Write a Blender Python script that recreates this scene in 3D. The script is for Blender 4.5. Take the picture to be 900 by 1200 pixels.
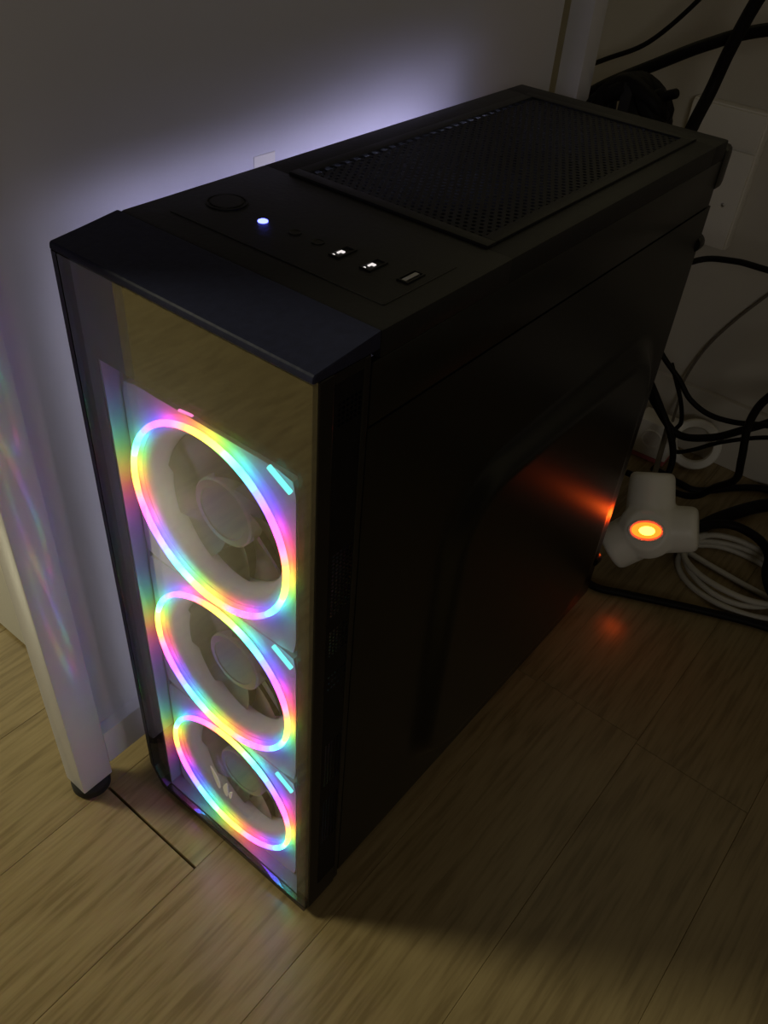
import bpy, bmesh, math, random
from mathutils import Vector, Matrix
random.seed(7)

for o in list(bpy.data.objects):
    bpy.data.objects.remove(o)
scn = bpy.context.scene
C = scn.collection
PI = math.pi

# ------------------------------------------------------------------ camera
CAM = Vector((0.3523, -0.2069, 0.6291))
YAW, PITCH, ROLL, FPX = -0.6197, 0.7092, 0.0896, 998.28


def camera():
    cy, sy, cp, sp = math.cos(YAW), math.sin(YAW), math.cos(PITCH), math.sin(PITCH)
    f = Vector((sy * cp, cy * cp, -sp))
    r0 = Vector((cy, -sy, 0))
    u0 = r0.cross(f)
    cr, sr = math.cos(ROLL), math.sin(ROLL)
    r = cr * r0 + sr * u0
    u = -sr * r0 + cr * u0
    cd = bpy.data.cameras.new('camera')
    cd.sensor_fit = 'HORIZONTAL'
    cd.sensor_width = 36.0
    cd.lens = FPX / 900.0 * 36.0
    cd.clip_start = 0.01
    co = bpy.data.objects.new('camera', cd)
    C.objects.link(co)
    m = Matrix(((r.x, u.x, -f.x, CAM.x), (r.y, u.y, -f.y, CAM.y), (r.z, u.z, -f.z, CAM.z), (0, 0, 0, 1)))
    co.matrix_world = m
    scn.camera = co


camera()

# ------------------------------------------------------------------ world and room light
w = bpy.data.worlds.new('dim_room')
scn.world = w
w.use_nodes = True
bg = w.node_tree.nodes['Background']
bg.inputs[0].default_value = (1.0, 0.74, 0.40, 1)
bg.inputs[1].default_value = 0.025

ld = bpy.data.lights.new('room_light', 'AREA')
ld.shape = 'DISK'
ld.size = 0.5
ld.energy = 20.0
ld.color = (1.0, 0.93, 0.60)
lo = bpy.data.objects.new('room_light', ld)
C.objects.link(lo)
lo.location = (-1.45, -0.85, 1.28)
lo.rotation_euler = (Vector((0.15, -0.05, 0.1)) - Vector(lo.location)).to_track_quat('-Z', 'Y').to_euler()

# unseen fill lamp added to brighten the tap, back wall and desk panel
hd = bpy.data.lights.new('fill_light', 'AREA')
hd.shape = 'DISK'
hd.size = 0.6
hd.energy = 2.8
hd.color = (1.0, 0.93, 0.84)
ho = bpy.data.objects.new('fill_light', hd)
C.objects.link(ho)
ho.location = (1.45, -1.75, 1.10)
ho.rotation_euler = (Vector((0.2, 0.5, 0.1)) - Vector(ho.location)).to_track_quat('-Z', 'Y').to_euler()

vs = scn.view_settings
vs.view_transform = 'Standard'
vs.look = 'None'
vs.exposure = 0.0
vs.gamma = 1.0
vs.use_curve_mapping = False


# ------------------------------------------------------------------ materials
def nodes_of(name):
    m = bpy.data.materials.new(name)
    m.use_nodes = True
    return m, m.node_tree.nodes, m.node_tree.links


def pbr(name, col, rough=0.5, metal=0.0, noise=0.0, scale=60.0, bump=0.0, spec=0.5):
    m, n, l = nodes_of(name)
    b = n['Principled BSDF']
    b.inputs['Base Color'].default_value = (*col, 1)
    b.inputs['Roughness'].default_value = rough
    b.inputs['Metallic'].default_value = metal
    b.inputs['Specular IOR Level'].default_value = spec
    tc = n.new('ShaderNodeTexCoord')
    tx = n.new('ShaderNodeTexNoise')
    tx.inputs['Scale'].default_value = scale
    tx.inputs['Detail'].default_value = 5
    l.new(tc.outputs['Object'], tx.inputs['Vector'])
    if noise > 0:
        mx = n.new('ShaderNodeMix')
        mx.data_type = 'RGBA'
        mx.inputs['A'].default_value = tuple(c * (1 - noise) for c in col) + (1,)
        mx.inputs['B'].default_value = tuple(min(1, c * (1 + noise)) for c in col) + (1,)
        l.new(tx.outputs['Fac'], mx.inputs['Factor'])
        l.new(mx.outputs['Result'], b.inputs['Base Color'])
    if bump > 0:
        bp = n.new('ShaderNodeBump')
        bp.inputs['Strength'].default_value = bump
        bp.inputs['Distance'].default_value = 0.0006
        l.new(tx.outputs['Fac'], bp.inputs['Height'])
        l.new(bp.outputs['Normal'], b.inputs['Normal'])
    return m


def emit(name, col, strength):
    m, n, l = nodes_of(name)
    n.remove(n['Principled BSDF'])
    e = n.new('ShaderNodeEmission')
    e.inputs[0].default_value = (*col, 1)
    e.inputs[1].default_value = strength
    l.new(e.outputs[0], n['Material Output'].inputs[0])
    return m


def coated_glass(name, refl, tint, rough=0.01):
    m, n, l = nodes_of(name)
    n.remove(n['Principled BSDF'])
    t = n.new('ShaderNodeBsdfTransparent')
    t.inputs[0].default_value = (*tint, 1)
    g = n.new('ShaderNodeBsdfGlossy')
    g.inputs['Color'].default_value = (0.95, 0.97, 0.93, 1)
    g.inputs['Roughness'].default_value = rough
    mx = n.new('ShaderNodeMixShader')
    mx.inputs[0].default_value = refl
    l.new(t.outputs[0], mx.inputs[1])
    l.new(g.outputs[0], mx.inputs[2])
    l.new(mx.outputs[0], n['Material Output'].inputs[0])
    return m


def rainbow(name, strength):
    """LED ring: four turns of the colour wheel round the ring's own axis (object y)."""
    m, n, l = nodes_of(name)
    n.remove(n['Principled BSDF'])
    tc = n.new('ShaderNodeTexCoord')
    sp = n.new('ShaderNodeSeparateXYZ')
    at = n.new('ShaderNodeMath'); at.operation = 'ARCTAN2'
    ml = n.new('ShaderNodeMath'); ml.operation = 'MULTIPLY_ADD'
    ml.inputs[1].default_value = 2.0 / PI
    ml.inputs[2].default_value = 20.0 / 90.0 + 4.0
    fc = n.new('ShaderNodeMath'); fc.operation = 'FRACT'
    hs = n.new('ShaderNodeValToRGB')
    stops = [(0.0, (1.0, 0.07, 0.28)), (0.13, (1.0, 0.16, 0.06)), (0.25, (1.0, 0.66, 0.05)), (0.40, (0.20, 1.0, 0.10)),
             (0.54, (0.06, 0.85, 0.80)), (0.68, (0.10, 0.14, 1.0)), (0.82, (0.22, 0.06, 1.0)), (0.92, (0.95, 0.07, 0.80)), (1.0, (1.0, 0.07, 0.28))]
    els = hs.color_ramp.elements
    els[0].position, els[1].position = stops[0][0], stops[-1][0]
    els[0].color, els[1].color = (*stops[0][1], 1), (*stops[-1][1], 1)
    for p, c in stops[1:-1]:
        els.new(p).color = (*c, 1)
    e = n.new('ShaderNodeEmission')
    e.inputs[1].default_value = strength
    l.new(tc.outputs['Object'], sp.inputs[0])
    l.new(sp.outputs['X'], at.inputs[0])
    l.new(sp.outputs['Z'], at.inputs[1])
    l.new(at.outputs[0], ml.inputs[0])
    l.new(ml.outputs[0], fc.inputs[0])
    l.new(fc.outputs[0], hs.inputs[0])
    l.new(hs.outputs[0], e.inputs[0])
    l.new(e.outputs[0], n['Material Output'].inputs[0])
    return m


def wood():
    m, n, l = nodes_of('laminate_wood')
    b = n['Principled BSDF']
    tc = n.new('ShaderNodeTexCoord')
    oi = n.new('ShaderNodeObjectInfo')
    off = n.new('ShaderNodeVectorMath'); off.operation = 'MULTIPLY_ADD'
    cm = n.new('ShaderNodeCombineXYZ')
    for i in range(3):
        l.new(oi.outputs['Random'], cm.inputs[i])
    off.inputs[1].default_value = (7.3, 19.1, 3.7)
    l.new(cm.outputs[0], off.inputs[0])
    l.new(tc.outputs['Object'], off.inputs[2])
    mp = n.new('ShaderNodeMapping')
    mp.inputs['Scale'].default_value = (1.0, 0.07, 1.0)
    l.new(off.outputs[0], mp.inputs[0])
    g1 = n.new('ShaderNodeTexNoise')          # fine pores
    g1.inputs['Scale'].default_value = 260
    g1.inputs['Detail'].default_value = 6
    l.new(mp.outputs[0], g1.inputs['Vector'])
    mp2 = n.new('ShaderNodeMapping')
    mp2.inputs['Scale'].default_value = (1.0, 0.16, 1.0)
    l.new(off.outputs[0], mp2.inputs[0])
    g2 = n.new('ShaderNodeTexNoise')          # broad cathedral figure
    g2.inputs['Scale'].default_value = 16
    g2.inputs['Detail'].default_value = 2
    l.new(mp2.outputs[0], g2.inputs['Vector'])
    wv = n.new('ShaderNodeMath'); wv.operation = 'MULTIPLY'; wv.inputs[1].default_value = 60
    l.new(g2.outputs['Fac'], wv.inputs[0])
    sn = n.new('ShaderNodeMath'); sn.operation = 'SINE'
    l.new(wv.outputs[0], sn.inputs[0])
    sc = n.new('ShaderNodeMath'); sc.operation = 'MULTIPLY_ADD'
    sc.inputs[1].default_value = 0.06
    l.new(sn.outputs[0], sc.inputs[0])
    l.new(g1.outputs['Fac'], sc.inputs[2])
    cr = n.new('ShaderNodeValToRGB')
    cr.color_ramp.elements[0].position = 0.33
    cr.color_ramp.elements[0].color = (0.215, 0.158, 0.076, 1)
    cr.color_ramp.elements[1].position = 0.66
    cr.color_ramp.elements[1].color = (0.325, 0.250, 0.128, 1)
    el = cr.color_ramp.elements.new(0.48)
    el.color = (0.28, 0.212, 0.106, 1)
    l.new(sc.outputs[0], cr.inputs[0])
    br = n.new('ShaderNodeMath'); br.operation = 'MULTIPLY_ADD'
    br.inputs[1].default_value = 0.10
    br.inputs[2].default_value = 0.95
    l.new(oi.outputs['Random'], br.inputs[0])
    hsv = n.new('ShaderNodeHueSaturation')
    l.new(br.outputs[0], hsv.inputs['Value'])
    l.new(cr.outputs[0], hsv.inputs['Color'])
    l.new(hsv.outputs[0], b.inputs['Base Color'])
    b.inputs['Roughness'].default_value = 0.24
    bp = n.new('ShaderNodeBump')
    bp.inputs['Strength'].default_value = 0.25
    bp.inputs['Distance'].default_value = 0.0004
    l.new(g1.outputs['Fac'], bp.inputs['Height'])
    l.new(bp.outputs['Normal'], b.inputs['Normal'])
    return m


M = dict(
    black=pbr('black_plastic', (0.009, 0.009, 0.012), 0.5, noise=0.25, scale=300, bump=0.25, spec=0.3),
    blue_cast=pbr('blue_lit_black_plastic', (0.016, 0.019, 0.050), 0.5, noise=0.3, scale=250, bump=0.3, spec=0.2),  # black plastic; bluish light on the bezel is put into its colour
    gloss=pbr('gloss_black_plastic', (0.010, 0.010, 0.012), 0.25, noise=0.2, scale=80, spec=0.35),
    steel=pbr('black_painted_steel', (0.008, 0.008, 0.008), 0.27, noise=0.15, scale=500, bump=0.05, spec=0.32),
    mesh=pbr('filter_mesh', (0.007, 0.007, 0.010), 0.4, noise=0.6, scale=180, spec=0.12),
    rubber=pbr('black_rubber', (0.012, 0.012, 0.012), 0.7, noise=0.2),
    cable=pbr('black_cable', (0.008, 0.007, 0.007), 0.55, noise=0.2, spec=0.15),
    cablew=pbr('white_cable', (0.50, 0.48, 0.42), 0.5, noise=0.08),
    cableg=pbr('grey_cable', (0.16, 0.14, 0.11), 0.55, noise=0.1),
    blade=pbr('smoke_blade', (0.20, 0.195, 0.21), 0.5, noise=0.12, scale=90),
    fanf=pbr('fan_frame_grey', (0.52, 0.52, 0.54), 0.6, noise=0.1, scale=90),
    diff=pbr('led_diffuser', (0.52, 0.52, 0.54), 0.6, noise=0.03),
    liner=pbr('grey_liner', (0.24, 0.24, 0.25), 0.38, noise=0.08, scale=90),
    hub=pbr('fan_hub', (0.17, 0.165, 0.18), 0.5, noise=0.1),
    whitem=pbr('white_powder_coat', (0.72, 0.72, 0.80), 0.17, noise=0.03, scale=40, bump=0.08),
    whitep=pbr('white_panel', (0.70, 0.70, 0.80), 0.45, noise=0.03, scale=15, bump=0.05),
    whitel=pbr('white_laminate', (0.70, 0.69, 0.66), 0.5, noise=0.03, scale=15),
    wall=pbr('wallpaper', (0.60, 0.57, 0.50), 0.8, noise=0.05, scale=25, bump=0.2),
    base=pbr('white_baseboard', (0.64, 0.61, 0.54), 0.5, noise=0.04, scale=20),
    ivory=pbr('ivory_plastic', (0.88, 0.87, 0.80), 0.38, noise=0.04, scale=40),
    outlet=pbr('outlet_plastic', (0.84, 0.82, 0.76), 0.4, noise=0.03, scale=40),
    sub=pbr('subfloor', (0.03, 0.02, 0.012), 0.9, noise=0.2),
    silver=pbr('silver_metal', (0.6, 0.6, 0.6), 0.3, 1.0, noise=0.1),
    emblem=pbr('silver_grey_print', (0.92, 0.92, 0.90), 0.5, noise=0.05),
    pcb=pbr('circuit_board', (0.02, 0.022, 0.026), 0.5, noise=0.4, scale=200),
    pink=pbr('pink_lit_plastic', (0.60, 0.16, 0.17), 0.5, noise=0.08),
    jack=pbr('dark_socket', (0.004, 0.004, 0.004), 0.6, noise=0.2),
    wood=wood(),
    front_glass=coated_glass('coated_front_glass', 0.17, (0.92, 0.92, 0.92), 0.045),
    side_glass=coated_glass('clear_side_glass', 0.03, (0.85, 0.86, 0.88)),
    ring=rainbow('rainbow_led', 9.0),
    bar=emit('cyan_glint', (0.16, 0.95, 0.85), 2.2),
    barp=emit('pink_glint', (1.0, 0.20, 0.55), 2.0),
    led=emit('blue_led', (0.10, 0.12, 1.0), 7.0),
    inner=emit('lavender_led', (0.74, 0.69, 1.0), 10.0),
    soft=emit('soft_white_fill', (0.92, 0.88, 1.0), 3.8),
    mesh_glow=emit('dim_lavender_sparkle', (0.62, 0.66, 1.0), 5.0),
    port_glint=emit('port_glint_glow', (1.0, 0.93, 0.9), 0.9),
    neon=emit('orange_neon', (1.0, 0.048, 0.003), 9.0),
    neonc=emit('orange_neon_core', (1.0, 0.115, 0.010), 30.0),
)


# ------------------------------------------------------------------ mesh helpers
def link(o, parent=None):
    C.objects.link(o)
    if parent is not None:
        o.parent = parent
    return o


def obj(name, bm, mat, parent=None, smooth=False, loc=None, auto=None):
    me = bpy.data.meshes.new(name)
    bmesh.ops.recalc_face_normals(bm, faces=bm.faces)
    if smooth:
        for f in bm.faces:
            f.smooth = True
    if auto is not None:
        for f in bm.faces:
            f.smooth = True
        for e in bm.edges:
            if len(e.link_faces) == 2 and e.calc_face_angle(0) > auto:
                e.smooth = False
    bm.to_mesh(me)
    bm.free()
    me.materials.append(mat)
    o = bpy.data.objects.new(name, me)
    if loc is not None:
        o.location = loc
    return link(o, parent)


def thing(name, label, cat, loc=(0, 0, 0), group=None):
    o = bpy.data.objects.new(name, None)
    o.empty_display_size = 0.02
    o.location = loc
    link(o)
    return tag(o, label, cat, group)


def tag(o, label, cat, group=None):
    o['label'] = label
    o['category'] = cat
    if group:
        o['group'] = group
    return o


def struct(o, label=None):
    o['kind'] = 'structure'
    if label:
        o['label'] = label
    return o


def bx(bm, x0, x1, y0, y1, z0, z1, bev=0.0, seg=2):
    r = bmesh.ops.create_cube(bm, size=1.0)
    vs_ = r['verts']
    for v in vs_:
        v.co = Vector((x0 + (v.co.x + .5) * (x1 - x0), y0 + (v.co.y + .5) * (y1 - y0), z0 + (v.co.z + .5) * (z1 - z0)))
    if bev > 0:
        es = list({e for v in vs_ for e in v.link_edges})
        bmesh.ops.bevel(bm, geom=es, offset=bev, segments=seg, profile=0.6, affect='EDGES')
    return bm


def box(name, x0, x1, y0, y1, z0, z1, mat, parent=None, bev=0.0, seg=2, auto=0.6):
    return obj(name, bx(bmesh.new(), x0, x1, y0, y1, z0, z1, bev, seg), mat, parent, auto=auto)


def frame_of(d):
    d = d.normalized()
    a = Vector((0, 0, 1)) if abs(d.z) < 0.9 else Vector((1, 0, 0))
    x = d.cross(a).normalized()
    return x, d.cross(x).normalized()


def lathe(bm, origin, axis, prof, seg=32):
    """prof: list of (radius, height along axis)."""
    axis = Vector(axis).normalized()
    o = Vector(origin)
    ax, ay = frame_of(axis)
    rings = []
    for r, h in prof:
        if r < 1e-7:
            rings.append([bm.verts.new(o + axis * h)])
        else:
            rings.append([bm.verts.new(o + axis * h + ax * (r * math.cos(2 * PI * k / seg)) + ay * (r * math.sin(2 * PI * k / seg))) for k in range(seg)])
    for a, b in zip(rings, rings[1:]):
        for k in range(seg):
            k2 = (k + 1) % seg
            if len(a) == 1 and len(b) == 1:
                continue
            if len(a) == 1:
                bm.faces.new((a[0], b[k], b[k2]))
            elif len(b) == 1:
                bm.faces.new((a[k], a[k2], b[0]))
            else:
                bm.faces.new((a[k], a[k2], b[k2], b[k]))
    return bm


def catmull(pts, n):
    P = [Vector(p) for p in pts]
    P = [P[0] * 2 - P[1]] + P + [P[-1] * 2 - P[-2]]
    out = []
    for i in range(1, len(P) - 2):
        for k in range(n):
            t = k / n
            a, b, c, d = P[i - 1], P[i], P[i + 1], P[i + 2]
            out.append(0.5 * ((2 * b) + (c - a) * t + (2 * a - 5 * b + 4 * c - d) * t * t + (3 * b - a - 3 * c + d) * t ** 3))
    out.append(P[-2])
    return out


def tube(bm, pts, r, n=8, seg=8):
    P = catmull(pts, n) if n > 1 else [Vector(p) for p in pts]
    prev = None
    rings = []
    nx = None
    for i, p in enumerate(P):
        t = (P[min(i + 1, len(P) - 1)] - P[max(i - 1, 0)]).normalized()
        if nx is None:
            nx, ny = frame_of(t)
        else:
            nx = (nx - t * nx.dot(t)).normalized()
            ny = t.cross(nx)
        rings.append([bm.verts.new(p + nx * (r * math.cos(2 * PI * k / seg)) + ny * (r * math.sin(2 * PI * k / seg))) for k in range(seg)])
    for a, b in zip(rings, rings[1:]):
        for k in range(seg):
            k2 = (k + 1) % seg
            bm.faces.new((a[k], a[k2], b[k2], b[k]))
    bm.faces.new(rings[0][::-1])
    bm.faces.new(rings[-1])
    return bm


def prism(bm, poly, axis, a0, a1):
    """Extrude a 2-D polygon along axis ('x','y','z'); poly is in the remaining two axes in order."""
    def mk(p, a):
        if axis == 'x':
            return (a, p[0], p[1])
        if axis == 'y':
            return (p[0], a, p[1])
        return (p[0], p[1], a)
    A = [bm.verts.new(mk(p, a0)) for p in poly]
    B = [bm.verts.new(mk(p, a1)) for p in poly]
    n = len(poly)
    for i in range(n):
        bm.faces.new((A[i], A[(i + 1) % n], B[(i + 1) % n], B[i]))
    bm.faces.new(A[::-1])
    bm.faces.new(B)
    return bm


def perforated(bm, cells, pw, ph, hole, depth, to3d, nrm):
    """Sheet of rectangular cells, each with an octagonal hole that has real depth."""
    for (cx, cy) in cells:
        outer = []
        inner = []
        low = []
        for k in range(8):
            a = k * PI / 4
            c, s = math.cos(a), math.sin(a)
            sx = 0 if abs(c) < .1 else math.copysign(1, c)
            sy = 0 if abs(s) < .1 else math.copysign(1, s)
            outer.append(bm.verts.new(to3d(cx + sx * pw / 2, cy + sy * ph / 2)))
            q = Vector(to3d(cx + hole * c, cy + hole * s))
            inner.append(bm.verts.new(q))
            low.append(bm.verts.new(q - Vector(nrm) * depth))
        for k in range(8):
            k2 = (k + 1) % 8
            bm.faces.new((outer[k], outer[k2], inner[k2], inner[k]))
            bm.faces.new((inner[k], inner[k2], low[k2], low[k]))
    return bm


# ------------------------------------------------------------------ floor
PW, PL = 0.1026, 0.92
fl = struct(box('floor', -1.7, 1.5, -1.6, 0.80, -0.030, -0.009, M['sub']), 'brown laminate wood plank floor')


def plank_mesh(length):
    bm = bx(bmesh.new(), 0.0001, PW - 0.0001, 0.0, length, -0.009, 0.0, 0.00025, 1)
    me = bpy.data.meshes.new('plank')
    bm.to_mesh(me)
    bm.free()
    me.materials.append(M['wood'])
    return me


pm = plank_mesh(PL)
k0 = -17
for k in range(k0, 14):
    x0 = 0.08 + (k - 0) * PW
    if k == -1:
        joint = -0.0265
    elif k == 0:
        joint = -0.62
    elif k == 1:
        joint = 0.304
    else:
        joint = (k * 0.37 + 0.11) % PL - 0.55
    gap = 0.0020 if k == -1 else 0.0003
    j = joint
    while j > -1.6:
        j -= PL
    while j < 0.80:
        a, b = max(j, -1.6), min(j + PL - gap, 0.80)
        if b - a > 0.02:
            full = abs((b - a) - (PL - 0.0007)) < 1e-6
            me = pm if abs(b - a - PL) < 1e-6 else plank_mesh(b - a)
            o = bpy.data.objects.new('plank', me)
            o.location = (x0, a, 0)
            link(o, fl)
        j += PL

# ------------------------------------------------------------------ back wall and baseboard
WY = 0.762
struct(box('wall_back', -1.7, 1.5, WY, WY + 0.08, -0.009, 2.2, M['wall']), 'dim cream papered wall behind the computer')
struct(box('baseboard_back', -1.7, 1.5, WY - 0.009, WY, 0.0, 0.088, M['base'], bev=0.002), 'white baseboard along the back wall')

# ------------------------------------------------------------------ computer tower
W, D, H = 0.1667, 0.4166, 0.46
pc = thing('computer_tower', 'black computer tower with three rainbow lit front fans standing on the wood floor', 'computer')

# front frame: the four members and the inner lining around the fans
OX0, OX1, OZ0, OZ1 = 0.018, 0.1555, 0.0115, 0.400
ZB = 0.006
bm = bmesh.new()
# left member with chamfered outer edge
prism(bm, [(0.0, 0.0008), (0.0008, -0.0003), (0.0043, -0.0003), (0.0043, 0.0032), (OX0, 0.0032), (OX0, 0.036), (0.0, 0.036)], 'z', ZB + 0.022, 0.452)
prism(bm, [(0.0005, ZB + 0.022), (0.012, ZB), (W - 0.001, ZB), (W - 0.001, OZ0), (OX0, OZ0), (0.012, OZ0 + 0.004), (0.006, ZB + 0.022)], 'y', -0.0003, 0.036)
bx(bm, OX1, W - 0.0045, 0.0032, 0.0062, OZ0, 0.452)
bx(bm, OX0, OX1, 0.0032, 0.036, OZ1, 0.452)
obj('front_frame', bm, M['gloss'], pc)
# backing behind the fans
box('fan_backing', OX0, W - 0.006, 0.034, 0.036, OZ0, OZ1, M['black'], pc)

# grey bracket added to catch the rings' glow: side, floor and edge strips of the recess
bm = bmesh.new()
bx(bm, OX0 + 0.0002, OX0 + 0.0014, 0.0040, 0.0335, OZ0 + 0.003, OZ1 - 0.001)
bx(bm, OX0 + 0.0002, OX1 + 0.004, 0.0040, 0.0335, OZ0 + 0.0003, OZ0 + 0.0010)
bx(bm, OX0 + 0.0014, 0.0218, 0.0140, 0.0160, OZ0 + 0.0012, OZ1 - 0.001)
obj('glow_liner', bm, M['liner'], pc)

# sloped top bezel above the glass
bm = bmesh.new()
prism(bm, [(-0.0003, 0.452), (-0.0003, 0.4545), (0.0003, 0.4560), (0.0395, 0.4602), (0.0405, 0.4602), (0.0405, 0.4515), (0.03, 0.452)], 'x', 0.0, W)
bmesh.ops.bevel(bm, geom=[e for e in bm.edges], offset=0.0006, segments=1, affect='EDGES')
obj('top_bezel', bm, M['blue_cast'], pc)

# mirror-coated front glass
glass = box('front_glass', 0.0045, W - 0.0005, 0.0, 0.003, OZ0 + 0.0003, 0.4515, M['front_glass'], pc)
glass['label'] = 'mirror coated glass front panel'
# emblem on the glass: three small upright leaves
def leaf(bm, cx, cz, dx, dz, wid, bend):
    n = 8
    L, Rr = [], []
    ln = math.hypot(dx, dz)
    tx, tz = dx / ln, dz / ln
    for i in range(n + 1):
        t = i / n
        wd = wid * math.sin(PI * min(1, t * 0.93 + 0.07)) ** 0.8 * (1 - 0.25 * t)
        bx_ = cx + dx * t + bend * math.sin(PI * t) * tz
        bz_ = cz + dz * t - bend * math.sin(PI * t) * tx
        L.append((bx_ - tz * wd, bz_ + tx * wd))
        Rr.append((bx_ + tz * wd, bz_ - tx * wd))
    prism(bm, L + Rr[::-1], 'y', -0.0007, -0.0001)
bm = bmesh.new()
leaf(bm, 0.0842, 0.0815, -0.0075, 0.0200, 0.0026, 0.0010)
leaf(bm, 0.0912, 0.0790, 0.0015, 0.0170, 0.0026, -0.0012)
leaf(bm, 0.0950, 0.0800, 0.0022, 0.0098, 0.0016, -0.0008)
e = obj('emblem', bm, M['emblem'], glass)
e['label'] = 'silver emblem of small feather shapes'

# three fans
FX, RR = 0.0838, 0.0580
FZ = (0.3250, 0.2000, 0.0745)


def fan_frame_mesh():
    bm = bmesh.new()
    hs, n = 0.0618, 64
    ri = 0.0555
    y0, y1 = 0.0, 0.020
    def sq(a):
        c, s = math.cos(a), math.sin(a)
        k = 1 / max(abs(c), abs(s))
        r = min(k * hs, hs * 1.37)
        return c * r, s * r
    O0, O1, I0, I1 = [], [], [], []
    for k in range(n):
        a = 2 * PI * k / n
        x, z = sq(a)
        O0.append(bm.verts.new((x, y0, z)))
        O1.append(bm.verts.new((x, y1, z)))
        I0.append(bm.verts.new((ri * math.cos(a), y0 + 0.001, ri * math.sin(a))))
        I1.append(bm.verts.new((ri * math.cos(a), y1, ri * math.sin(a))))
    for k in range(n):
        q = (k + 1) % n
        bm.faces.new((O0[k], O0[q], I0[q], I0[k]))
        bm.faces.new((I0[k], I0[q], I1[q], I1[k]))
        bm.faces.new((I1[k], I1[q], O1[q], O1[k]))
        bm.faces.new((O1[k], O1[q], O0[q], O0[k]))
    # the four rear struts that carry the motor
    for k in range(4):
        a = PI / 4 + k * PI / 2
        p0 = Vector((0.020 * math.cos(a), 0.0185, 0.020 * math.sin(a)))
        p1 = Vector((0.056 * math.cos(a), 0.0185, 0.056 * math.sin(a)))
        tube(bm, [p0, p1], 0.0016, 1, 6)
    return bm


def ring_mesh():
    bm = bmesh.new()
    n, s, r = 96, 10, 0.0018
    R_ = []
    for k in range(n):
        a = 2 * PI * k / n
        R_.append([bm.verts.new(((RR + r * math.cos(b)) * math.cos(a), r * math.sin(b), (RR + r * math.cos(b)) * math.sin(a))) for b in [2 * PI * q / s for q in range(s)]])
    for k in range(n):
        for q in range(s):
            bm.faces.new((R_[k][q], R_[(k + 1) % n][q], R_[(k + 1) % n][(q + 1) % s], R_[k][(q + 1) % s]))
    return bm


def blade_mesh():
    bm = bmesh.new()
    G = []
    n = 7
    for i in range(n + 1):
        t = i / n
        r = 0.0205 + t * 0.0250
        row = []
        for j in range(6):
            u = j / 5
            a = (u - .5) * (0.62 + 0.10 * t) + 0.34 * t
            y = 0.0105 + 0.006 * u * (1 - 0.3 * t)
            row.append(bm.verts.new((r * math.sin(a), y, r * math.cos(a))))
        G.append(row)
    for i in range(n):
        for j in range(5):
            bm.faces.new((G[i][j], G[i + 1][j], G[i + 1][j + 1], G[i][j + 1]))
    r = bmesh.ops.solidify(bm, geom=list(bm.faces), thickness=0.0010)
    return bm


def make_mesh_data(name, bm, mat, smooth=True, auto=None):
    o = obj(name, bm, mat, smooth=smooth and auto is None, auto=auto)
    me = o.data
    bpy.data.objects.remove(o)
    return me


fan_me = make_mesh_data('front_fan', fan_frame_mesh(), M['fanf'], auto=0.5)
ring_me = make_mesh_data('light_ring', ring_mesh(), M['ring'])
blade_me = make_mesh_data('blade', blade_mesh(), M['blade'], auto=0.7)
hub_me = make_mesh_data('hub', lathe(bmesh.new(), (0, 0.0175, 0), (0, -1, 0), [(0, 0), (0.0215, 0), (0.0215, 0.0085), (0.0205, 0.0095), (0.0165, 0.0098), (0.016, 0.0094), (0, 0.0094)], 40), M['hub'], auto=0.6)
diff_me = make_mesh_data('diffuser', lathe(bmesh.new(), (0, 0.0022, 0), (0, -1, 0), [(0.0556, 0.0), (0.0556, 0.0010), (0.0530, 0.0006), (0.0505, -0.0006), (0.0485, -0.0026), (0.0470, -0.0060), (0.0462, -0.0120), (0.0458, -0.0120), (0.0466, -0.0060), (0.0480, -0.0032), (0.0500, -0.0014), (0.0556, 0.0)], 72), M['diff'], auto=0.6)
bar_me = make_mesh_data('glint_bar', bx(bmesh.new(), -0.0082, 0.0082, -0.001, 0.001, -0.0013, 0.0013, 0.0006), M['bar'])
FY = 0.0125
for i, z in enumerate(FZ):
    f = bpy.data.objects.new('front_fan', fan_me)
    f.location = (FX, FY, z)
    link(f, pc)
    rg = bpy.data.objects.new('light_ring', ring_me)
    rg.location = (0, -0.0030, 0)
    link(rg, f)
    rg['label'] = 'glowing rainbow light ring'
    dr = bpy.data.objects.new('diffuser', diff_me)
    link(dr, f)
    hb = bpy.data.objects.new('hub', hub_me)
    link(hb, f)
    for k in range(9):
        b = bpy.data.objects.new('blade', blade_me)
        b.rotation_euler = (0, k * 2 * PI / 9 + 0.2 * i, 0)
        link(b, f)
    lb = bpy.data.objects.new('glint_bar', bar_me)  # glowing bar stands in for a reflection of the ring
    lb.location = (0.0545, -0.0030, 0.0600)
    lb.rotation_euler = (0, math.radians(30), 0)
    link(lb, f)
    lb['label'] = 'short cyan glowing bar for a ring reflection'
    if i == 0:
        lp = box('glint_bar', -0.005, 0.005, -0.0006, 0.0006, -0.0005, 0.0005, M['barp'], f)  # pink reflection of the ring made as a thin glowing bar
        lp.location = (-0.008, -0.003, 0.0665)
        lp.rotation_euler = (0, math.radians(-8), 0)
        lp['label'] = 'short thin pink glowing bar for a ring reflection'

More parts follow.
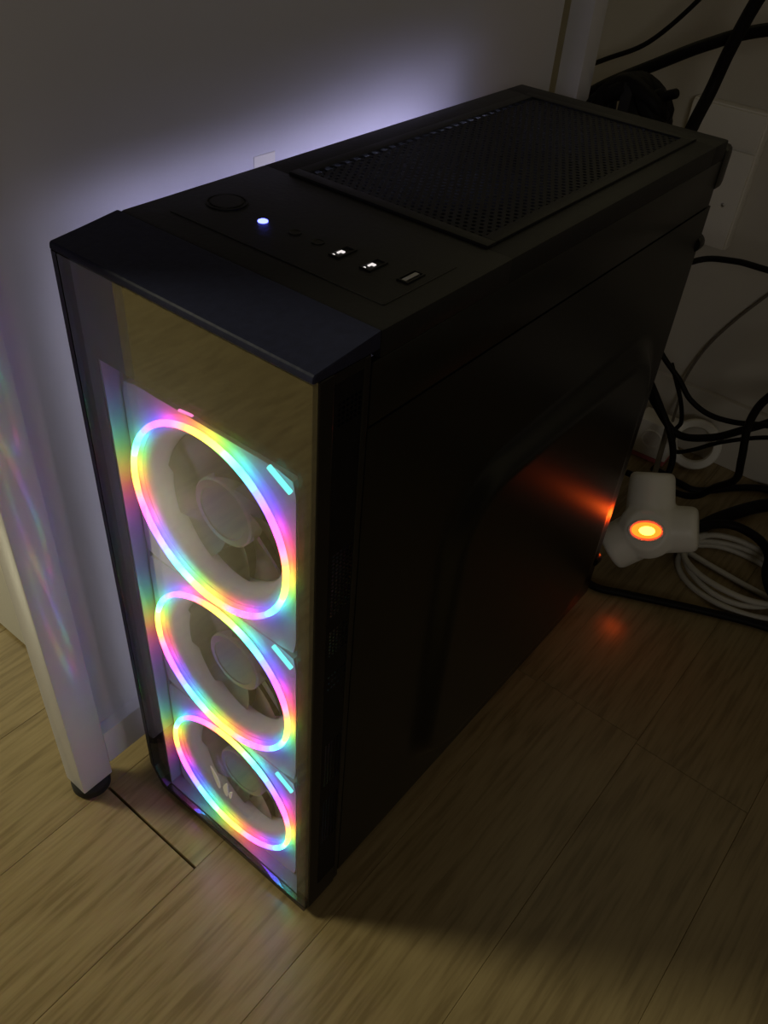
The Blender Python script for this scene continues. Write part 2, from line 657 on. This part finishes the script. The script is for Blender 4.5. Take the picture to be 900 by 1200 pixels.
# perforated vent strip on the bezel side (right-hand side of the front)
bm = bmesh.new()
XV = W - 0.0005
groups = [(0.425, 0.438, 3), (0.306, 0.352, 5), (0.275, 0.297, 4), (0.2465, 0.262, 0), (0.150, 0.196, 6), (0.080, 0.134, 6)]
py, pz = 0.0026, 0.0026
cells = []
ys = [0.0125 + py * (k + .5) for k in range(7)]
zs = []
z = 0.030
while z < 0.446:
    zs.append(z)
    z += pz
holes = []
for zi, z in enumerate(zs):
    g = next((q for q in groups if q[0] <= z <= q[1]), None)
    for yi, y in enumerate(ys):
        if g and (g[2] != 0 or zi % 2 == 0) and yi >= 1:
            holes.append((y, z))
        else:
            cells.append((y, z))
perforated(bm, holes, py, pz, 0.0010, 0.0012, lambda a, b: (XV, a, b), (1, 0, 0))
for (y, z) in cells:
    v = [bm.verts.new((XV, y + a * py / 2, z + b * pz / 2)) for a, b in ((-1, -1), (1, -1), (1, 1), (-1, 1))]
    bm.faces.new(v)
bmesh.ops.remove_doubles(bm, verts=list(bm.verts), dist=1e-5)
vg = obj('vent_grille', bm, M['mesh'], pc)
vg['kind'] = 'stuff'
vg['label'] = 'perforated black vent strip'
# bezel side frame around the strip
bm = bmesh.new()
bx(bm, W - 0.005, W, 0.0034, 0.0125, ZB, 0.452, 0.0008)
bx(bm, W - 0.005, W, 0.0307, 0.0350, ZB + 0.006, 0.4515, 0.0008)
bx(bm, W - 0.005, W - 0.0002, 0.0125, 0.0307, ZB, 0.0287)
bx(bm, W - 0.005, W - 0.0002, 0.0125, 0.0307, 0.4465, 0.4515)
obj('bezel_side', bm, M['gloss'], pc)

# bottom, back, top
box('bottom_panel', 0.002, W - 0.002, 0.036, D - 0.002, 0.0145, 0.0195, M['steel'], pc)
bm = bmesh.new()
bx(bm, 0.002, W - 0.002, D - 0.003, D, 0.0195, 0.446, 0.0008)
bk = obj('back_panel', bm, M['steel'], pc)
for s in ((0.03, 0.07), (W - 0.03, 0.07), (0.03, D - 0.06), (W - 0.03, D - 0.06)):
    bm = lathe(bmesh.new(), (s[0], s[1], 0), (0, 0, 1), [(0, 0), (0.013, 0), (0.0145, 0.003), (0.0145, 0.0145), (0, 0.0145)], 24)
    obj('foot', bm, M['rubber'], pc, auto=0.6)

# top panel: a frame around the filter opening
TX0, TX1, TY0, TY1 = 0.022, 0.150, 0.142, 0.392
TZ = 0.446
bm = bmesh.new()
bx(bm, 0.0, W, 0.0408, TY0, TZ, H, 0.0022)
bx(bm, 0.0, W, TY1, D, TZ, H, 0.0022)
bx(bm, 0.0, TX0, TY0 - 0.003, TY1 + 0.003, TZ, H, 0.0022)
bx(bm, TX1, W, TY0 - 0.003, TY1 + 0.003, TZ, H, 0.0022)
tp = obj('top_panel', bm, M['black'], pc, auto=0.5)
# bezel below the top, down to the side panel seam
box('top_rail', W - 0.004, W, 0.036, D, 0.4145, TZ + 0.001, M['steel'], pc, bev=0.001)
box('top_rail', 0.0, 0.004, 0.036, D, 0.441, TZ + 0.001, M['steel'], pc, bev=0.001)

# magnetic dust filter
bm = bmesh.new()
fz0, fz1 = H - 0.001, H + 0.0016
fw = 0.006
bx(bm, TX0 - 0.002, TX1 + 0.002, TY0 - 0.002, TY0 + fw, fz0, fz1, 0.0007)
bx(bm, TX0 - 0.002, TX1 + 0.002, TY1 - fw, TY1 + 0.002, fz0, fz1, 0.0007)
bx(bm, TX0 - 0.002, TX0 + fw, TY0 + fw, TY1 - fw, fz0, fz1, 0.0007)
bx(bm, TX1 - fw, TX1 + 0.002, TY0 + fw, TY1 - fw, fz0, fz1, 0.0007)
df = obj('dust_filter', bm, M['black'], pc, auto=0.5)
bm = bmesh.new()
mp_, mq = 0.0048, 0.0042
cells = []
r_ = 0
y = TY0 + fw + mq / 2
while y < TY1 - fw:
    x = TX0 + fw + mp_ / 2 + (mp_ / 2 if r_ % 2 else 0)
    while x < TX1 - fw:
        cells.append((x, y))
        x += mp_
    y += mq
    r_ += 1
perforated(bm, cells, mp_, mq, 0.00135, 0.0010, lambda a, b: (a, b, H + 0.0004), (0, 0, 1))
fm = obj('filter_mesh', bm, M['mesh'], df)
fm['kind'] = 'stuff'
fm['label'] = 'black perforated filter mesh'

# front controls on the top
io = obj('control_strip', (lambda b: (bx(b, 0.018, 0.1535, 0.0575, 0.0583, H - 0.0008, H + 0.0006, 0.0003, 1), bx(b, 0.1530, 0.1538, 0.0580, 0.112, H - 0.0008, H + 0.0006, 0.0003, 1), b)[2])(bmesh.new()), M['gloss'], pc)
pb = obj('power_button', lathe(bmesh.new(), (0.0275, 0.0865, H - 0.001), (0, 0, 1), [(0.0108, 0.0), (0.0108, 0.0016), (0.0098, 0.0016), (0.0096, 0.0008), (0.0088, 0.0008), (0.0084, 0.0019), (0, 0.0021)], 40), M['black'], pc, auto=0.5)
obj('power_light', lathe(bmesh.new(), (0.0568, 0.083, H - 0.0004), (0, 0, 1), [(0.0026, 0.0), (0.0026, 0.0009), (0.0018, 0.0013), (0, 0.0014)], 16), M['led'], pc, smooth=True)['label'] = 'lit blue power light'
for x in (0.0765, 0.0915):
    bm = lathe(bmesh.new(), (x, 0.085, H - 0.0005), (0, 0, 1), [(0.0033, 0.0), (0.0033, 0.0010), (0.0026, 0.0010), (0.0022, 0.0007), (0, 0.0007)], 24)
    obj('audio_jack', bm, M['jack'], pc, auto=0.5)
for k, x in enumerate((0.1075, 0.1262, 0.1455)):
    bm = bmesh.new()
    pw_, pd_ = 0.0032, 0.0066
    yc = 0.0845 + (0.003 if k == 2 else 0)
    bx(bm, x - pw_, x - pw_ + 0.0008, yc - pd_, yc + pd_, H - 0.001, H + 0.0009)
    bx(bm, x + pw_ - 0.0008, x + pw_, yc - pd_, yc + pd_, H - 0.001, H + 0.0009)
    bx(bm, x - pw_ + 0.0008, x + pw_ - 0.0008, yc - pd_, yc - pd_ + 0.0008, H - 0.001, H + 0.0009)
    bx(bm, x - pw_ + 0.0008, x + pw_ - 0.0008, yc + pd_ - 0.0008, yc + pd_, H - 0.001, H + 0.0009)
    up = obj('usb_port', bm, M['jack'], pc)
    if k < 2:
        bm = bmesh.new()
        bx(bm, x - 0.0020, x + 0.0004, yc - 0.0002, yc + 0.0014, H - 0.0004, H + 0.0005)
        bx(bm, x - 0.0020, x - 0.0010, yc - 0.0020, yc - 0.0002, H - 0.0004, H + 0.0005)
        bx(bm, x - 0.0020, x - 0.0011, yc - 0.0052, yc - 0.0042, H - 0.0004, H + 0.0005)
        obj('glint_bit', bm, M['port_glint'], up)['label'] = 'glowing white glints in the port'  # port glints imitated by small emissive shapes
    else:
        bx_o = box('port_tongue', x - 0.0014, x + 0.0010, yc - 0.0052, yc + 0.0052, H - 0.0004, H + 0.0006, M['silver'], up)

# right steel side panel with its stamped bulge
def sstep(a, b, t):
    t = max(0.0, min(1.0, (t - a) / (b - a)))
    return t * t * (3 - 2 * t)


def bulge(y, z):
    # rounded rectangle, 9 mm proud
    cy, cz, hy, hz, r = 0.255, 0.185, 0.145, 0.150, 0.06
    qx, qz = abs(y - cy) - (hy - r), abs(z - cz) - (hz - r)
    d = math.hypot(max(qx, 0), max(qz, 0)) + min(max(qx, qz), 0) - r
    return 0.009 * sstep(0.0, 0.020, -d)


bm = bmesh.new()
NY, NZ = 110, 110
SY0, SY1, SZ0, SZ1 = 0.0355, D + 0.004, 0.0165, 0.4135
G = [[None] * (NZ + 1) for _ in range(NY + 1)]
for i in range(NY + 1):
    for j in range(NZ + 1):
        y = SY0 + (SY1 - SY0) * i / NY
        z = SZ0 + (SZ1 - SZ0) * j / NZ
        G[i][j] = bm.verts.new((W + bulge(y, z), y, z))
for i in range(NY):
    for j in range(NZ):
        bm.faces.new((G[i][j], G[i + 1][j], G[i + 1][j + 1], G[i][j + 1]))
ed = [e for e in bm.edges if len(e.link_faces) == 1]
r = bmesh.ops.extrude_edge_only(bm, edges=ed)
for v in r['geom']:
    if isinstance(v, bmesh.types.BMVert):
        v.co.x = W - 0.003
sp_ = obj('side_panel', bm, M['steel'], pc, auto=0.8)
sp_['label'] = 'black steel side panel with stamped bulge'
for z in (0.385, 0.060):
    bm = lathe(bmesh.new(), (W - 0.004, D + 0.0005, z), (0, 1, 0), [(0, 0), (0.0065, 0), (0.0068, 0.002), (0.0068, 0.008), (0.006, 0.0095), (0, 0.0095)], 20)
    obj('thumbscrew', bm, M['steel'], pc, auto=0.6)
bm = bmesh.new()
bx(bm, 0.140, W + 0.001, D - 0.004, D + 0.014, 0.424, 0.455, 0.006, 3)
obj('rear_catch', bm, M['steel'], pc, auto=0.6)

# left tempered glass side and what shines behind it
box('side_glass', 0.0, 0.0035, 0.040, D - 0.058, 0.030, 0.4405, M['side_glass'], pc, bev=0.0004, seg=1)['label'] = 'clear glass side panel'
bm = bmesh.new()
bx(bm, 0.0, 0.0035, D - 0.058, D - 0.002, 0.0195, 0.4405)
bx(bm, 0.0, 0.0035, 0.036, D - 0.058, 0.0195, 0.030)
obj('side_frame', bm, M['steel'], pc)
box('motherboard', 0.128, 0.130, 0.10, D - 0.012, 0.13, 0.43, M['pcb'], pc)
box('power_shroud', 0.006, 0.160, 0.10, D - 0.006, 0.0197, 0.105, M['steel'], pc, bev=0.001)
gc = box('graphics_card', 0.020, 0.127, 0.15, D - 0.012, 0.205, 0.245, M['gloss'], pc, bev=0.003)
ck = box('cooler', 0.022, 0.127, 0.255, 0.345, 0.285, 0.387, M['hub'], pc, bev=0.003)
for k in range(3):
    box('cooler_light', 0.024, 0.038, 0.262 + 0.030 * k, 0.284 + 0.030 * k, 0.388, 0.406, M['inner'], pc, bev=0.002)
box('light_strip', 0.0042, 0.0072, 0.045, 0.340, 0.4368, 0.4402, M['inner'], pc)
box('light_strip', 0.0045, 0.0075, 0.0405, 0.0445, 0.050, 0.425, M['soft'], pc)  # unseen glowing strip added to brighten the desk panel beside the tower
box('divider', 0.0036, 0.040, 0.356, 0.358, 0.110, 0.4405, M['steel'], pc)
# two exhaust fans under the top filter
tring_me = make_mesh_data('light_ring', ring_mesh(), M['mesh_glow'])  # dim glowing rings added to make the filter mesh sparkle
for y in (0.206, 0.330):
    tf = bpy.data.objects.new('top_fan', fan_me)
    tf.location = (0.0835, y, 0.4425)
    tf.rotation_euler = (-PI / 2, 0, 0)
    link(tf, pc)
    rg = bpy.data.objects.new('light_ring', tring_me)
    rg.location = (0, 0.004, 0)
    rg.scale = (0.9, 1, 0.9)
    link(rg, tf)
    hb = bpy.data.objects.new('hub', hub_me)
    link(hb, tf)
    for k in range(9):
        b = bpy.data.objects.new('blade', blade_me)
        b.rotation_euler = (0, k * 2 * PI / 9 + y, 0)
        link(b, tf)

# ------------------------------------------------------------------ desk frame, panel and pedestal
desk = thing('desk', 'white steel framed desk with a side panel standing beside the computer tower', 'desk', (-0.035, 0.27, 0))
DX, DY = -0.035, 0.27


def dpart(name, x0, x1, y0, y1, z0, z1, mat, bev=0.0, parent=None, **k):
    return box(name, x0 - DX, x1 - DX, y0 - DY, y1 - DY, z0, z1, mat, parent or desk, bev, **k)


LX0, LX1 = -0.047, -0.024
leg = dpart('leg', LX0, LX1, -0.0470, -0.0205, 0.012, 0.66, M['whitem'], 0.0012)
leg2 = dpart('leg', LX0, LX1, 0.563, 0.589, 0.012, 0.66, M['whitem'], 0.0012)
for (yy, par) in ((-0.0338, leg), (0.576, leg2)):
    bm = lathe(bmesh.new(), ((LX0 + LX1) / 2 - DX, yy - DY, 0), (0, 0, 1), [(0, 0), (0.0135, 0), (0.0150, 0.002), (0.0150, 0.0085), (0.0125, 0.012), (0, 0.0122)], 28)
    obj('foot_glide', bm, M['rubber'], par, auto=0.6)['label'] = 'black rubber foot'
dpart('rail', LX0, LX1, -0.0205, 0.563, 0.026, 0.063, M['whitem'], 0.0012)
dpart('rail', LX0, LX1, -0.0205, 0.563, 0.634, 0.660, M['whitem'], 0.0012)
dpart('side_panel', -0.0460, -0.0345, -0.0205, 0.528, 0.063, 0.634, M['whitep'])
dpart('tabletop', -1.25, -0.018, -0.060, 0.66, 0.66, 0.685, M['whitel'], 0.002)
dpart('leg', -1.245, -1.222, -0.0470, -0.0205, 0.012, 0.66, M['whitem'], 0.0012)
dpart('leg', -1.245, -1.222, 0.563, 0.589, 0.012, 0.66, M['whitem'], 0.0012)
for yy in (-0.0338, 0.576):
    obj('foot_glide', lathe(bmesh.new(), (-1.2335 - DX, yy - DY, 0), (0, 0, 1), [(0, 0), (0.0135, 0), (0.0150, 0.002), (0.0150, 0.0085), (0.0125, 0.012), (0, 0.0122)], 28), M['rubber'], desk, auto=0.6)

ped = thing('drawer_pedestal', 'white drawer pedestal standing under the desk behind its front leg', 'cabinet', (-0.35, 0.012, 0))
box('body', -0.22, 0.27, 0.018, 0.46, 0.0, 0.56, M['whitel'], ped, 0.001)
for z0, z1 in ((0.004, 0.275), (0.279, 0.415), (0.419, 0.556)):
    d = box('drawer', -0.219, 0.269, 0.0, 0.018, z0, z1, M['whitel'], ped, 0.0015)
    box('handle', -0.06, 0.06, -0.012, -0.002, z1 - 0.035, z1 - 0.027, M['silver'], d, 0.002)

tag(box('sticker', -0.0344, -0.0340, 0.166, 0.184, 0.440, 0.4495, M['outlet']), 'small white sticker on the desk side panel above the tower', 'sticker')

# ------------------------------------------------------------------ wall outlet box behind the tower
ob = thing('outlet_box', 'white wall outlet box with a seam on the wall behind the tower', 'outlet', (0.06, WY, 0.26))
box('backplate', -0.041, 0.041, -0.016, -0.0002, 0.0, 0.142, M['outlet'], ob, 0.003)
box('cover', -0.0395, 0.0395, -0.021, -0.0162, 0.0015, 0.103, M['outlet'], ob, 0.002)
box('cover', -0.0395, 0.0395, -0.021, -0.0162, 0.105, 0.1405, M['outlet'], ob, 0.002)
obj('screw', lathe(bmesh.new(), (0.024, -0.021, 0.048), (0, -1, 0), [(0.0022, 0), (0.0022, 0.0006), (0.0014, 0.0012), (0, 0.0013)], 14), M['silver'], ob, smooth=True)

# ------------------------------------------------------------------ three-way power tap with lit switch
LAMP = Vector((0.1873, 0.4805, 0.0730))
nv = Vector((0.12, -0.80, 0.52)).normalized()
rv = Vector((0, 0, 1)).cross(nv) * -1
rv = nv.cross(Vector((0, 0, 1))).normalized() * -1
rv = Vector((0, 0, 1)).cross(nv).normalized()
uv = nv.cross(rv).normalized()
tap = thing('power_tap', 'white three way power tap with a lit orange switch on the floor', 'power tap', (LAMP.x, LAMP.y + 0.02, 0))
TO = Vector(tap.location)
cen = LAMP - nv * 0.030 - TO
bm = bmesh.new()


def lobe(bm, a, b, r0, r1):
    ax = (b - a)
    ln = ax.length
    lathe(bm, a, ax, [(0, 0), (r0 * .96, 0), (r0, 0.003), (r1, ln - 0.006), (r1 * 0.94, ln - 0.002), (r1 * .8, ln), (0, ln)], 28)


for (a, b, r1) in ((-0.018, 0.056, 0.0230), (0.045, 0.018, 0.0235), (-0.030, -0.036, 0.0245)):
    lobe(bm, cen - (rv * a + uv * b).normalized() * 0.004, cen + rv * a + uv * b, 0.0260, r1)
lathe(bm, cen - nv * 0.02, nv, [(0, 0), (0.026, 0), (0.030, 0.006), (0.030, 0.036), (0.021, 0.046), (0, 0.046)], 28)
body = obj('body', bm, M['ivory'], tap)
rm = body.modifiers.new('remesh', 'REMESH')
rm.mode = 'VOXEL'
rm.voxel_size = 0.0016
rm.use_smooth_shade = True
sm = body.modifiers.new('smooth', 'SMOOTH')
sm.factor = 0.6
sm.iterations = 6
lc = LAMP - TO
sa = math.radians(18)
uv2 = uv * math.cos(sa) - rv * math.sin(sa)


def oval(bm, k):
    # squash along the tap's own up direction: the rocker is an oval
    for v in bm.verts:
        d = v.co - lc
        v.co -= uv2 * (d.dot(uv2) * (1 - k))
    return bm


sw = obj('switch', oval(lathe(bmesh.new(), lc - nv * 0.009, nv, [(0.0190, 0.0), (0.0190, 0.0050), (0.0180, 0.0062), (0.0160, 0.0062), (0.0152, 0.003), (0, 0.003)], 32), 0.62), M['ivory'], tap, auto=0.5)
obj('switch_light', oval(lathe(bmesh.new(), lc - nv * 0.0056, nv, [(0.0150, 0.0), (0.0146, 0.0022), (0.0115, 0.0036), (0.0075, 0.0041)], 32), 0.55), M['neon'], sw, smooth=True)['label'] = 'glowing orange switch'
obj('switch_core', oval(lathe(bmesh.new(), lc - nv * 0.0056 + rv * 0.001, nv, [(0.0078, 0.0041), (0.0050, 0.0047), (0, 0.0049)], 32), 0.60), M['neonc'], sw, smooth=True)['label'] = 'bright yellow middle of the switch'


# ------------------------------------------------------------------ cables
def cable(name, label, pts, r, mat='cable', group=None, n=8):
    o = obj(name, tube(bmesh.new(), pts, r, n), M[mat], smooth=True)
    return tag(o, label, 'cable', group)


cable('thin_cable', 'thin black cable rising across the wall beside the desk post',
      [(-0.115, 0.7, 0.4), (-0.062, 0.69, 0.428), (-0.02, 0.69, 0.452), (0.02, 0.69, 0.497), (0.05, 0.69, 0.545), (0.07, 0.69, 0.64), (0.08, 0.72, 0.8), (0.085, 0.755, 0.95)], 0.0024)
cable('thick_cable', 'thick black cable running from the cable bundle up along the wall',
      [(-0.0632, 0.607, 0.3885), (-0.0302, 0.622, 0.4184), (0.0202, 0.622, 0.4492), (0.0613, 0.622, 0.4729), (0.1075, 0.622, 0.4924), (0.1959, 0.632, 0.5119), (0.3191, 0.642, 0.5171), (0.4591, 0.662, 0.5371), (0.6591, 0.725, 0.5271), (0.9191, 0.755, 0.5471)], 0.0056)
cable('thick_cable', 'thick black cable dropping past the outlet box to the back of the tower',
      [(0.17, 0.752, 1.0), (0.165, 0.7, 0.82), (0.135, 0.61, 0.62), (0.11, 0.6, 0.545), (0.098, 0.6, 0.513), (0.0885, 0.6, 0.476), (0.083, 0.6, 0.444), (0.083, 0.575, 0.41), (0.086, 0.535, 0.34), (0.092, 0.5, 0.24), (0.098, 0.485, 0.12), (0.1, 0.49, 0.03), (0.1, 0.52, 0.0062)], 0.0060)
cable('thin_cable', 'thin black cable leaving the tower level with the bottom of the outlet box',
      [(0.11, 0.47, 0.285), (0.1, 0.54, 0.293), (0.118, 0.6, 0.3005), (0.15, 0.6, 0.3105), (0.18, 0.6, 0.3125), (0.26, 0.6, 0.315), (0.36, 0.61, 0.33), (0.5, 0.63, 0.35), (0.7, 0.725, 0.34), (0.96, 0.755, 0.36)], 0.0029)
cable('signal_cable', 'slim black cable sagging from the tower in front of the baseboard',
      [(0.09, 0.612, 0.2135), (0.1084, 0.612, 0.1896), (0.1348, 0.612, 0.1693), (0.1521, 0.612, 0.153), (0.1754, 0.612, 0.1449), (0.2028, 0.612, 0.1479), (0.2383, 0.612, 0.1601), (0.3195, 0.612, 0.1784), (0.4595, 0.632, 0.1984), (0.6595, 0.725, 0.1884), (0.9195, 0.755, 0.2084)], 0.0030)
cable('drooping_cable', 'black cord hanging in an upright bend in front of the wall',
      [(0.9019, 0.755, 0.2806), (0.6419, 0.725, 0.2606), (0.4419, 0.59, 0.2706), (0.3019, 0.57, 0.2506), (0.249, 0.57, 0.2304), (0.2297, 0.57, 0.2083), (0.224, 0.57, 0.1774), (0.2307, 0.57, 0.137), (0.2306, 0.585, 0.1029), (0.2102, 0.61, 0.0657), (0.1908, 0.625, 0.0335), (0.1667, 0.625, 0.0258), (0.1088, 0.62, 0.0259)], 0.0040)
cable('drooping_cable', 'black cord sagging above the white ring on the floor',
      [(0.0486, 0.59, 0.204), (0.0853, 0.615, 0.163), (0.1165, 0.625, 0.1217), (0.1477, 0.63, 0.0959), (0.184, 0.63, 0.1094), (0.2172, 0.63, 0.1384), (0.2566, 0.635, 0.1686), (0.3292, 0.64, 0.1842), (0.4692, 0.66, 0.2242), (0.6692, 0.725, 0.2342), (0.9292, 0.755, 0.2542)], 0.0042)
cable('drooping_cable', 'black cord running down behind the power tap',
      [(0.085, 0.57, 0.215), (0.105, 0.59, 0.175), (0.128, 0.60, 0.138), (0.150, 0.60, 0.108), (0.160, 0.60, 0.080), (0.160, 0.59, 0.055), (0.152, 0.57, 0.02), (0.14, 0.55, 0.0038)], 0.0038)
cable('signal_cable', 'slim black cord crossing from the black drooping cords to the tap',
      [(0.8858, 0.755, 0.1638), (0.6258, 0.725, 0.1438), (0.4258, 0.685, 0.1538), (0.2858, 0.665, 0.1338), (0.2324, 0.665, 0.1156), (0.1897, 0.665, 0.0879), (0.1598, 0.662, 0.0621), (0.1417, 0.665, 0.0516), (0.1343, 0.67, 0.0731), (0.1385, 0.665, 0.0911), (0.1319, 0.655, 0.1227), (0.1095, 0.655, 0.1601)], 0.0026)
cable('wall_cord', 'thin grey cord slanting down the wall behind the black cables',
      [(0.6, 0.758, 0.62), (0.45, 0.758, 0.53), (0.33, 0.758, 0.43), (0.235, 0.758, 0.33), (0.165, 0.758, 0.235), (0.12, 0.757, 0.155), (0.105, 0.748, 0.098), (0.11, 0.735, 0.07), (0.118, 0.71, 0.05)], 0.0017, 'cableg')
cable('wall_cord', 'short pale cord standing up behind the power tap',
      [(0.128, 0.655, 0.090), (0.134, 0.64, 0.065), (0.146, 0.60, 0.055), (0.152, 0.575, 0.055), (0.165, 0.535, 0.06)], 0.0032, 'cableg')
cable('floor_cable', 'black cable lying across the floor in front of the power tap',
      [(0.125, 0.455, 0.0040), (0.163, 0.445, 0.0040), (0.195, 0.458, 0.0040), (0.229, 0.474, 0.0040), (0.275, 0.495, 0.0040), (0.324, 0.514, 0.0040), (0.42, 0.54, 0.0040), (0.55, 0.55, 0.0040)], 0.0040)
cable('floor_cable', 'thick black cable on the floor leading away from the power tap',
      [(0.190, 0.520, 0.030), (0.199, 0.548, 0.018), (0.206, 0.585, 0.0085), (0.222, 0.640, 0.0080), (0.256, 0.705, 0.0080), (0.30, 0.735, 0.0080), (0.45, 0.74, 0.0080)], 0.0078)
cable('floor_cable', 'black cable on the floor along the baseboard behind the tap',
      [(0.12, 0.682, 0.0042), (0.160, 0.676, 0.0042), (0.183, 0.680, 0.0042), (0.215, 0.718, 0.0042), (0.245, 0.742, 0.0042), (0.29, 0.7475, 0.0042), (0.45, 0.748, 0.0042)], 0.0042)
cable('looped_cable', 'black cable looping round the white coiled cord',
      [(0.206, 0.556, 0.028), (0.222, 0.594, 0.028), (0.245, 0.614, 0.028), (0.275, 0.610, 0.028), (0.292, 0.590, 0.028), (0.300, 0.560, 0.028), (0.316, 0.538, 0.026), (0.345, 0.525, 0.020), (0.40, 0.52, 0.0100)], 0.0050)
# white cord: one cord, three loose turns
pts = []
turns = 3.15
for i in range(int(turns * 14)):
    a = i / 14 * 2 * PI + 2.5
    k = i / (turns * 14)
    rx = 0.056 + 0.006 * math.sin(3.1 * k * PI) + 0.004 * k
    ry = 0.044 + 0.010 * k
    pts.append((0.270 + rx * math.cos(a) + 0.004 * k, 0.566 + ry * math.sin(a) * (1 - 0.1 * k) - 0.009 * k, 0.0034 + 0.0062 * (2 - int(k * 2.999)) + 0.0015 * math.sin(a * 1.7) ** 2))
pts.append((0.36, 0.56, 0.0034))
pts.append((0.45, 0.60, 0.0034))
cable('coiled_cord', 'white cord coiled in loose turns on the floor beside the tap', pts, 0.0032, 'cablew', n=4)

# dark bundle of tied cables and its plug behind the tower
bd = thing('cable_bundle', 'black tied cable bundle with a plug end behind the tower top', 'cable bundle', (0.020, 0.585, 0.40))
bm = bmesh.new()
pts = []
for i in range(66):
    a = i / 12 * 2 * PI
    pts.append((0.030 * math.cos(a) + 0.005 * math.sin(i * 1.3), 0.010 * math.sin(i * 0.9), 0.009 + 0.028 * math.sin(a) + 0.003 * math.cos(i * 2.1)))
tube(bm, pts, 0.0078, 3, 8)
obj('coil', bm, M['cable'], bd, smooth=True)
bm = lathe(bmesh.new(), (0.012, 0, 0.026), (0.9, 0, 0.42), [(0, 0), (0.007, 0), (0.0075, 0.010), (0.0075, 0.018), (0.0045, 0.020), (0.0042, 0.030), (0.003, 0.0315), (0, 0.0315)], 18)
obj('plug', bm, M['cable'], bd, auto=0.6)
box('tie', -0.006, 0.006, -0.016, 0.014, -0.024, 0.042, M['rubber'], bd, 0.004)

# white ring and small adapter with painted red light on its edge by the baseboard
bm = lathe(bmesh.new(), (0, 0, 0), (0.15, -0.93, 0.34), [(0.0215, 0.0), (0.0305, 0.0), (0.0315, 0.002), (0.0315, 0.008), (0.0300, 0.010), (0.0225, 0.010), (0.0212, 0.008), (0.0212, 0.002), (0.0215, 0.0)], 40)
tag(obj('plastic_ring', bm, M['ivory'], auto=0.6, loc=(0.148, 0.730, 0.0305)), 'white plastic ring leaning on the baseboard behind the black cords', 'ring')
ad = thing('power_adapter', 'pale power adapter with red light painted on its lower edge on the floor beside the white ring', 'adapter', (0.103, 0.712, 0))
bm = bx(bmesh.new(), -0.024, 0.024, -0.016, 0.016, 0.0062, 0.055, 0.003)
obj('body', bm, M['ivory'], ad, auto=0.6)
box('lit_edge', -0.0235, 0.0235, -0.0155, 0.0155, 0.0, 0.006, M['pink'], ad, 0.0015)  # red light along the lower edge, painted as pink
obj('socket', lathe(bmesh.new(), (0, -0.016, 0.032), (0, -1, 0), [(0.013, 0), (0.013, 0.002), (0.0115, 0.002), (0.0105, 0.0004), (0, 0.0004)], 24), M['outlet'], ad, auto=0.6)
ad.rotation_euler = (0, 0, 0.05)
